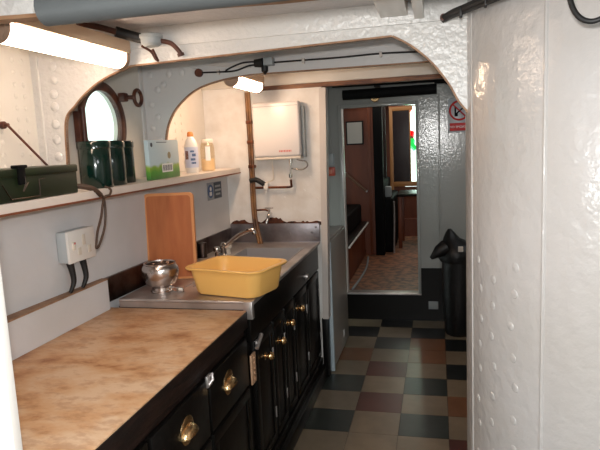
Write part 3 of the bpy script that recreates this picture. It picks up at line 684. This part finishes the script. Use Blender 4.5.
t = thing('mixer_tap', (-1.165, 3.02, .873), 'chrome sink tap with curved spout behind the yellow bowl', 'tap')
c = Vector((-1.175, 2.99, .873))
bm = BM(); lathe(bm, [(0, 0), (.026, 0), (.026, .006), (.018, .012), (.016, .05), (.019, .06), (.012, .075), (0, .078)], c, 24); link('body', bm, chrome, t)
bm = BM(); tube(bm, smooth_path([c+Vector((0, 0, .045)), c+Vector((.035, -.0, .072)), c+Vector((.09, -.0, .112)), c+Vector((.145, -.0, .138)), c+Vector((.180, -.0, .140)), c+Vector((.188, -.0, .122))]), .0125, 12); link('spout', bm, chrome, t)
for s in (-1, 1):
    bm = BM(); p = c+Vector((-.005+.012*s, .055*s, .0)); lathe(bm, [(0, 0), (.014, 0), (.012, .03), (.020, .036), (.022, .05), (.016, .062), (0, .064)], p, 16); tube(bm, [p+Vector((0, 0, .016)), c+Vector((0, 0, .016))], .007, 8); link('handle', bm, chrome if s < 0 else plastic2, t)

# ---------------- chopping board
t = thing('chopping_board', (-1.22, 2.52, .873), 'terracotta coloured board propped upright behind the steel pot', 'board')
def rrect(w, h, r, n=5):
    o = []
    for cx_, cy_, a0 in ((w/2-r, h-r, 0), (-w/2+r, h-r, 90), (-w/2+r, r, 180), (w/2-r, r, 270)):
        for k in range(n+1): a = math.radians(a0+90*k/n); o.append((cx_+r*math.cos(a), cy_+r*math.sin(a)))
    return o
BMx = Matrix.Translation((-1.222, 2.445, .8735)) @ Matrix.Rotation(math.radians(8), 4, 'Z') @ Matrix.Rotation(math.radians(-3), 4, 'X')
bm = BM(); tt = BM(); prism(tt, rrect(.236, .405, .022), -.010, .010); merge(bm, tt, BMx); link('slab', bm, board_e, t, label='paler rounded edge')
bm = BM(); tt = BM(); prism(tt, [(p[0], p[1]+.010) for p in rrect(.212, .382, .016)], -.0115, -.0098); merge(bm, tt, BMx); link('face_panel', bm, board_m, t)
bm = BM(); tube(bm, [(-1.283, 2.95, .868), (-1.283, 2.95, .955)], .024, 16); tag(link('drinking_cup', bm, steel_dark), 'dark metal beaker at the wall behind the chopping board', 'beaker')

# ---------------- pot
t = thing('steel_pot', (-1.165, 2.215, .873), 'shiny steel footed pot with flared rim on the drainer', 'pot'); c = (-1.165, 2.215, .873)
bm = BM(); lathe(bm, [(0, .026), (.046, .026), (.060, .036), (.070, .052), (.076, .072), (.079, .090), (.077, .106), (.070, .118), (.066, .122), (.069, .125), (.069, .128), (.064, .128), (.062, .122), (.070, .100), (.07, .07), (.05, .036), (0, .034)], c, 48); link('bowl', bm, potm, t)
bm = BM(); lathe(bm, [(0, 0), (.046, 0), (.047, .006), (.043, .010), (.042, .022), (.048, .028), (0, .029)], c, 40); link('foot', bm, potm, t)
t = thing('bottle_opener', (-1.095, 2.225, .873), 'small folded silver clip lying right of the steel pot', 'clip')
mx = Matrix.Translation((-1.09, 2.215, .873)) @ Matrix.Rotation(math.radians(-8), 4, 'Z')
bm = BM()
for lo, hi in (((-.035, -.004, 0), (.030, .004, .004)), ((-.035, -.004, .018), (.030, .004, .022)), ((-.035, -.004, 0), (-.030, .004, .022)), ((-.004, -.004, 0), (.002, .004, .022)), ((.026, -.004, 0), (.030, .004, .022))): box(bm, lo, hi, .001, mtx=mx)
link('frame', bm, chrome, t)
bm = BM(); box(bm, (.004, -.003, .006), (.024, .003, .016), .001, mtx=mx); link('insert', bm, plastic, t)

# ---------------- yellow washing-up bowl
t = thing('washing_up_bowl', (-.85, 2.27, .873), 'yellow rectangular plastic washing-up bowl on the drainer', 'bowl')
BW = Matrix.Translation((-.828, 2.245, .8735)) @ Matrix.Rotation(math.radians(-14), 4, 'Z') @ Matrix.Scale(.965, 4)
def loopv(bm, w, d, r, z, n=6):
    v = []
    for cx_, cy_, a0 in ((w/2-r, d/2-r, 0), (-w/2+r, d/2-r, 90), (-w/2+r, -d/2+r, 180), (w/2-r, -d/2+r, 270)):
        for k in range(n+1): a = math.radians(a0+90*k/n); v.append(bm.verts.new((cx_+r*math.cos(a), cy_+r*math.sin(a), z)))
    return v
tt = BM(); loops = [loopv(tt, *p) for p in ((.28, .19, .04, 0), (.305, .215, .045, .003), (.318, .228, .048, .012), (.350, .258, .05, .108), (.384, .288, .055, .112), (.390, .294, .056, .118), (.384, .288, .055, .122), (.352, .260, .05, .121), (.343, .252, .05, .114), (.310, .220, .045, .014), (.29, .20, .04, .006))]
for a, b in zip(loops, loops[1:]):
    n = len(a)
    for k in range(n): tt.faces.new([a[k], a[(k+1) % n], b[(k+1) % n], b[k]])
tt.faces.new(loops[0]); tt.faces.new(loops[-1][::-1])
bm = BM(); merge(bm, tt, BW); link('tub', bm, yellow, t)

# ---------------- water heater
t = thing('water_heater', (-.94, 3.40, 1.385), 'white wall mounted water heater with red lettering', 'water heater')
bm = BM(); box(bm, (-1.086, 3.362, 1.402), (-.792, 3.448, 1.731), .016, 3); link('cover', bm, mat('heater_white', rgb(214, 208, 206), .3), t)
bm = BM(); box(bm, (-1.083, 3.368, 1.388), (-.795, 3.448, 1.404), .005); link('base_tray', bm, plastic2, t)
bm = BM(); box(bm, (-.79, 3.40, 1.395), (-.772, 3.449, 1.70), .004); link('side_cover', bm, greypl, t, label='grey ribbed side')
bm = BM(); box(bm, (-1.080, 3.3605, 1.703), (-.80, 3.363, 1.706)); link('seam', bm, greypl, t)
bm = BM()
xx = -.925
for wd in (.006, .009, .005, .008, .007, .006, .009, .005): box(bm, (xx, 3.3602, 1.432), (xx+wd, 3.363, 1.443)); xx += wd+.003
link('lettering', bm, pink, t, label='faded red lettering')
bm = BM(); tube(bm, smooth_path([(-.985, 3.41, 1.39), (-.985, 3.41, 1.34), (-.985, 3.42, 1.27), (-1.01, 3.43, 1.255), (-1.045, 3.435, 1.245)]), .004, 8); link('overflow_tube', bm, plastic2, t)
bm = BM(); tube(bm, smooth_path([(-.868, 3.42, 1.33), (-.84, 3.41, 1.325), (-.80, 3.41, 1.322), (-.772, 3.415, 1.335), (-.768, 3.42, 1.355), (-.785, 3.42, 1.372), (-.82, 3.42, 1.378), (-.835, 3.42, 1.39)]), .0045, 8)
lathe(bm, [(0, -.012), (.011, -.012), (.011, .012), (0, .012)], (-.868, 3.41, 1.375), 14); lathe(bm, [(0, -.01), (.012, -.01), (.012, .012), (0, .012)], (-.873, 3.41, 1.285), 14); tube(bm, [(-.868, 3.41, 1.39), (-.873, 3.41, 1.27)], .006, 10); link('valve', bm, chrome, t)
t = thing('supply_pipe', (-1.0, 3.42, 1.21), 'brown copper pipe running along bulkhead below the water heater', 'pipe')
bm = BM(); tube(bm, smooth_path([(-1.13, 3.425, 1.217), (-1.00, 3.425, 1.216), (-.89, 3.425, 1.215)]) + smooth_path([(-.872, 3.42, 1.219), (-.873, 3.415, 1.235), (-.873, 3.41, 1.262)]), .0075, 10); link('pipe', bm, copper, t)
bm = BM(); tube(bm, smooth_path([(-1.135, 3.41, 1.262), (-1.10, 3.41, 1.268), (-1.07, 3.41, 1.255), (-1.045, 3.42, 1.235)]), .016, 12); link('lagging', bm, blackrub, t)
bm = BM(); box(bm, (-1.050, 3.405, 1.205), (-1.022, 3.448, 1.245), .004); lathe(bm, [(0, -.01), (.006, -.01), (.006, .006), (0, .006)], (-1.035, 3.41, 1.192), 10); link('stop_valve', bm, plastic, t)
t = thing('riser_pipes', (-1.13, 3.42, .99), 'pair of rusty brown vertical pipes left of the water heater', 'pipes')
for dx in (0, .017):
    bm = BM(); tube(bm, smooth_path([(-1.127+dx, 3.405, 1.80), (-1.127+dx, 3.41, 1.45), (-1.129+dx, 3.41, 1.15), (-1.124+dx, 3.40, 1.06), (-1.115+dx, 3.39, .98), (-1.095+dx, 3.38, .90), (-1.09+dx, 3.38, .868)], 6), .0095, 12); link('pipe', bm, mat('ochre_brown_paint', rgb(132, 92, 50), .4, col2=rgb(70, 42, 24), nscale=9), t)
for z in (1.50, 1.35, 1.62):
    bm = BM(); box(bm, (-1.137, 3.394, z-.010), (-1.101, 3.449, z+.010), .003); link('clip', bm, copper, t)
t = thing('wall_tap', (-1.03, 3.42, .99), 'small brass bib tap on the bulkhead above the splashback', 'tap')
bm = BM(); tube(bm, smooth_path([(-1.125, 3.43, 1.075), (-1.06, 3.43, 1.077), (-1.035, 3.43, 1.07)]), .006, 8); link('feed_pipe', bm, copper, t)
bm = BM(); tube(bm, smooth_path([(-1.022, 3.446, 1.05), (-1.022, 3.40, 1.05), (-1.024, 3.385, 1.03), (-1.034, 3.375, .998)]), .010, 10); tube(bm, [(-1.022, 3.41, 1.05), (-1.022, 3.41, 1.085)], .008, 10); link('body', bm, chrome, t)
bm = BM(); tube(bm, [(-1.048, 3.41, 1.09), (-.996, 3.41, 1.09)], .005, 8); lathe(bm, [(0, -.008), (.010, -.008), (.010, .005), (0, .005)], (-1.022, 3.41, 1.09), 12); link('handle', bm, steel, t)

# ---------------- fridge past the bulkhead
t = thing('fridge', (-.95, 3.83, 0), 'low grey fridge beyond the galley bulkhead, in front of lobby wall', 'fridge')
bm = BM(); box(bm, (-1.28, 3.535, .02), (-.715, 4.18, .838), .006); link('body', bm, fridge_m, t)
bm = BM(); box(bm, (-.712, 3.53, .01), (-.672, 4.175, .846), .005); dd = link('door', bm, fridge_m, t)
bm = BM(); box(bm, (-.690, 3.505, .005), (-.664, 3.529, .852), .002); link('edge_strip', bm, lightblue, t, label='pale blue vertical door edge')
bm = BM(); box(bm, (-.6722, 3.935, .085), (-.669, 3.975, .135), .001); link('rating_label', bm, whitep, dd)
bm = BM(); box(bm, (-1.28, 3.53, .846), (-.682, 4.18, .862), .004); link('top', bm, fridge_m, t)

# ---------------- lobby wall fittings
t = thing('no_smoking_sign', (.165, 4.645, 1.5), 'round red prohibition sign with red band on the lobby wall', 'sign')
bm = BM(); box(bm, (.082, 4.645, 1.505), (.250, 4.649, 1.765), .001); link('plate', bm, mat('sign_plate', rgb(168, 172, 176), .3), t)
bm = BM(); c = Vector((.166, 4.644, 1.672))
tube(bm, [c+Vector((.070*math.cos(a), 0, .070*math.sin(a))) for a in [2*math.pi*k/36 for k in range(37)]], .008, 6, cap=False); tube(bm, [c+Vector((-.05, 0, .05)), c+Vector((.05, 0, -.05))], .006, 6); link('ring', bm, red, t)
bm = BM(); box(bm, (.130, 4.643, 1.628), (.155, 4.645, 1.655), .001); box(bm, (.13, 4.643, 1.655), (.142, 4.645, 1.70), .001); tube(bm, [c+Vector((-.03, 0.0005, -.03)), c+Vector((.03, .0005, .02))], .006, 6); link('symbol', bm, blackmatte, t)
bm = BM(); box(bm, (.094, 4.643, 1.518), (.244, 4.645, 1.578), .001); link('band', bm, red, t)
bm = text_bm('NO SMOKING', .024, Matrix.Translation((.169, 4.6425, 1.548)) @ NY); link('lettering', bm, whitep, t, smooth=False)
t = thing('switch_box', (-.845, 4.64, 1.30), 'grey switch box with conduit on the lobby wall left of doorway', 'switch')
bm = BM(); box(bm, (-.872, 4.610, 1.29), (-.815, 4.649, 1.385), .004); link('box', bm, greypl, t)
bm = BM(); tube(bm, [(-.853, 4.635, 1.385), (-.853, 4.635, 1.72)], .006, 8); tube(bm, [(-.833, 4.635, 1.385), (-.835, 4.635, 1.68)], .004, 8); link('conduit', bm, lobby, t)
t = thing('alarm_call_point', (-.85, 4.64, 1.215), 'small red square call point below the grey switch box', 'alarm')
bm = BM(); box(bm, (-.888, 4.618, 1.205), (-.812, 4.649, 1.275), .004); link('housing', bm, mat('alarm_red', rgb(180, 70, 48), .4), t)
bm = BM(); box(bm, (-.873, 4.616, 1.222), (-.834, 4.619, 1.256), .001); link('window', bm, mat('alarm_pane', rgb(200, 120, 96), .4), t)
bm = BM(); lathe(bm, [(0, -.012), (.030, -.012), (.036, 0), (.030, .008), (0, .008)], (-.474, 4.64, 1.808), 24, 'y'); tag(link('brass_disc', bm, brass), 'round brass fitting above the doorway', 'fitting')
t = thing('lagged_pipe', (-.34, 4.3, 1.84), 'thick black lagged pipe in front of the wall above doorway', 'pipe', 'black pipes above the doorway')
bm = BM(); tube(bm, [(-.675, 4.3, 1.815), (.0, 4.3, 1.818)], .036, 20); link('lagging', bm, blackmatte, t)
for x in (-.42,):
    bm = BM(); box(bm, (x-.02, 4.25, 1.855), (x+.02, 4.35, 1.955), .003); link('hanger', bm, blackrub, t)
bm = BM(); tube(bm, [(-.68, 3.9, 1.862), (.06, 3.9, 1.852)], .026, 16); lathe(bm, [(0, -.035), (.036, -.035), (.036, .035), (0, .035)], (0.02, 3.9, 1.853), 16, 'x')
tube(bm, smooth_path([(.03, 3.88, 1.84), (.08, 3.86, 1.81), (.14, 3.9, 1.83)]), .010, 8)
box(bm, (-.33, 3.89, 1.87), (-.31, 3.91, 1.95))
tag(link('black_pipe', bm, blackmatte), 'thinner dark pipe with end coupling behind the second beam', 'pipe')
# dark trunking to the left over the lobby
# ---------------- bin bag
t = thing('rubbish_bag', (.14, 4.36, 0), 'black rubbish bag in a bin against the lobby wall, right of doorway', 'bin')
def blob(prof, c, seed, amp, n=28):
    random.seed(seed); ph = [random.uniform(0, 6.28) for _ in range(6)]
    bm = BM(); rings = []
    for (rx, ry, z, ox) in prof:
        rings.append([bm.verts.new((c[0]+ox+(rx*(1+amp*math.sin(3*a+ph[0]+z*9)+amp*.6*math.sin(7*a+ph[1]-z*14)))*math.cos(a), c[1]+(ry*(1+amp*math.sin(4*a+ph[2]+z*7)))*math.sin(a), z)) for a in [2*math.pi*k/n for k in range(n)]])
    for a, b in zip(rings, rings[1:]):
        for k in range(n): bm.faces.new([a[k], a[(k+1) % n], b[(k+1) % n], b[k]])
    bm.faces.new(rings[0][::-1]); bm.faces.new(rings[-1]); return bm
bm = blob([(.10, .10, 0.0, 0), (.108, .11, .02, 0), (.118, .12, .30, .0), (.125, .13, .56, .0), (.13, .13, .60, 0)], (.145, 4.36), 3, .02); link('bin', bm, blackplastic, t)
bm = blob([(.132, .132, .56, 0), (.142, .14, .59, -.005), (.14, .14, .64, 0), (.12, .12, .68, .0), (.10, .10, .70, -.02), (.06, .07, .73, -.05), (.035, .04, .77, -.06), (.012, .015, .80, -.065)], (.145, 4.36), 5, .05); link('bag', bm, blackplastic, t)
bm = BM(); tube(bm, smooth_path([(.03, 4.30, .66), (-.02, 4.28, .64), (-.058, 4.27, .60)]), [.03]*8+[.03]*8+[.006], 10) if False else tube(bm, [(.05, 4.30, .67), (.0, 4.28, .645), (-.058, 4.27, .595)], [.06, .045, .012], 12); link('tie_ear', bm, blackplastic, t)
bm = BM(); box(bm, (.135, 4.205, .655), (.170, 4.215, .695), .003, mtx=None); link('paper_tag', bm, paper, t)
bm = BM(); box(bm, (-.085, 4.632, .100), (-.01, 4.638, .165), .001); tag(link('wall_label', bm, greypl), 'small grey plate low on the black skirting beside the bin', 'plate')

# ================================================================== THE SALOON BEYOND
lino = mat('patterned_lino', rgb(178, 122, 88), .5, col2=rgb(116, 82, 66), nscale=15, nlo=.42, nhi=.58, stretch=(1, 1, 1))
bm = BM(); box(bm, (-2.4, 4.70, .16), (2.0, 9.3, .22)); struct('floor', bm, lino)
bm = BM(); box(bm, (-2.4, 4.70, 1.98), (2.0, 9.3, 2.03)); struct('ceiling', bm, redbrown)
bm = BM(); box(bm, (-2.4, 9.25, .22), (2.0, 9.3, 1.98)); struct('wall_far', bm, redbrown)
bm = BM(); box(bm, (-2.45, 4.70, .16), (-2.4, 9.3, 2.0)); struct('wall_left', bm, redbrown)
bm = BM(); box(bm, (2.0, 4.70, .16), (2.05, 9.3, 2.0)); struct('wall_right', bm, redbrown)
bm = BM(); box(bm, (-2.4, 6.30, .22), (-.67, 6.34, 1.98)); box(bm, (-.735, 6.29, .22), (-.70, 6.345, 1.98), .003); struct('wall_screen', bm, redbrown)
bm = BM(); box(bm, (-.67, 6.24, .22), (-.575, 6.38, 1.98), .004); struct('trim_17', bm, blackmatte)
bm = BM(); box(bm, (-.64, 7.0, .22), (-.60, 7.06, 1.98), .003); struct('trim_18', bm, darkwood)
# framed notice
t = thing('framed_notice', (-.86, 6.28, 1.42), 'framed paper notice on the brown panelling through the doorway', 'picture')
bm = BM(); box(bm, (-.965, 6.275, 1.435), (-.775, 6.299, 1.69), .003); link('frame', bm, darkwood, t)
bm = BM(); box(bm, (-.950, 6.270, 1.45), (-.790, 6.276, 1.675)); link('sheet', bm, paper, t)
# windowed screen with stained glass
bm = BM()
yw = 7.5
for lo, hi in (((-.595, yw, .22), (-.555, yw+.05, 1.88)), ((-.555, yw, 1.83), (-.30, yw+.05, 1.88)), ((-.555, yw, .87), (-.24, yw+.05, .93)), ((-.345, yw, .93), (-.33, yw+.05, 1.83))): box(bm, lo, hi, .003)
struct('window_2', bm, lightwood)
bm = BM(); box(bm, (-.552, yw+.02, .93), (-.345, yw+.03, 1.83)); struct('window_3', bm, mat('dark_glazed_panel', rgb(38, 28, 30), .15))
win4 = BM(); box(win4, (-.330, yw+.02, .93), (-.245, yw+.03, 1.83)); struct('window_4', win4, stained_m)
bm = BM(); box(bm, (-.60, yw+.005, 1.88), (2.0, yw+.045, 1.98)); box(bm, (-.600, yw+.005, .22), (-.24, yw+.045, .45)); box(bm, (-.245, yw, .22), (2.0, yw+.05, 1.98)); struct('wall_screen', bm, redbrown)
area('saloon_window_daylight', (-.29, 7.62, 1.4), (-.26, 4.6, 1.2), .12, .9, 2.0, (.9, 1, .95))
# glowing plate standing in for the sky behind the stained glass
bm = BM(); box(bm, (-.42, 7.70, .85), (-.15, 7.71, 1.95)); struct('sky_plate', bm, mat('sky_plate_glow', (.9, 1, .95, 1), .5, emit=(.85, 1, .92, 1), estr=1.6))
# black range with chrome rail
t = thing('cooking_range', (-.95, 5.4, .22), 'black counter with chrome rail and red brown doors through the doorway', 'counter')
bm = BM(); box(bm, (-1.5, 4.80, .24), (-.775, 6.15, .56), .004); link('body', bm, redbrown, t)
bm = BM(); box(bm, (-1.5, 4.76, .56), (-.750, 6.2, .61), .006); link('top', bm, black, t)
bm = BM(); tube(bm, [(-.738, 4.76, .585), (-.738, 6.15, .600)], .009, 8)
link('rail', bm, mat('rail_sheen_white', rgb(245, 243, 238), .5, .3), t)  # near-white colour paints in the chrome's bright reflection
bm = BM(); tube(bm, smooth_path([(-.72, 4.76, .228), (-.70, 5.2, .228), (-.70, 5.6, .235), (-.73, 6.0, .25)]), .010, 8); link('skirting', bm, greypl, t)
bm = BM(); box(bm, (-1.4, 5.05, .61), (-.81, 6.18, .80), .02, 3); box(bm, (-1.35, 5.5, .80), (-1.0, 6.1, .84), .02, 3); link('hob_back', bm, blackmatte, t)
t = thing('grab_rail', (-.98, 6.2, .8), 'thin pale rail slanting down across brown panelling behind the black counter', 'rail')
bm = BM(); tube(bm, [(-.985, 6.27, 1.13), (-.76, 6.26, .93)], .014, 10); link('bar', bm, darkwood2, t)
for p in ((-.985, 1.13), (-.76, .93)):
    bm = BM(); tube(bm, [(p[0], 6.26, p[1]), (p[0], 6.30, p[1])], .012, 8); link('bracket', bm, steel, t)
# black bench and draped cloth
t = thing('upholstered_bench', (-.60, 6.9, .22), 'dark upholstered seat beside the black post in the far room', 'bench')
bm = BM(); box(bm, (-.80, 6.40, .22), (-.49, 7.40, .84), .03, 3); link('seat', bm, blackmatte, t)
bm = BM(); box(bm, (-.72, 6.38, .82), (-.58, 7.30, 1.02), .03, 3); link('backrest', bm, blackmatte, t)
bm = BM(); tube(bm, [(-.485, 6.38, .22), (-.475, 6.38, .62), (-.475, 6.38, .80)], .012, 8); link('leg', bm, steel, t)
bm = BM(); box(bm, (-.575, 6.42, .842), (-.505, 6.50, .96), .012, 2, mtx=None); tag(link('tea_towel', bm, mat('pale_cloth', rgb(150, 156, 158), .8, bump=.4, bscale=20)), 'pale folded cloth on the dark seat beyond the doorway', 'cloth')
t = thing('saloon_table', (-.32, 6.9, .22), 'small brown table near the stained window beyond the doorway', 'table')
bm = BM(); box(bm, (-.46, 6.65, .82), (.2, 7.2, .85), .004); link('tabletop', bm, darkwood, t)
for x in (-.43, .17):
    for y in (6.68, 7.17):
        bm = BM(); box(bm, (x-.02, y-.02, .22), (x+.02, y+.02, .82), .003); link('leg', bm, redbrown, t)
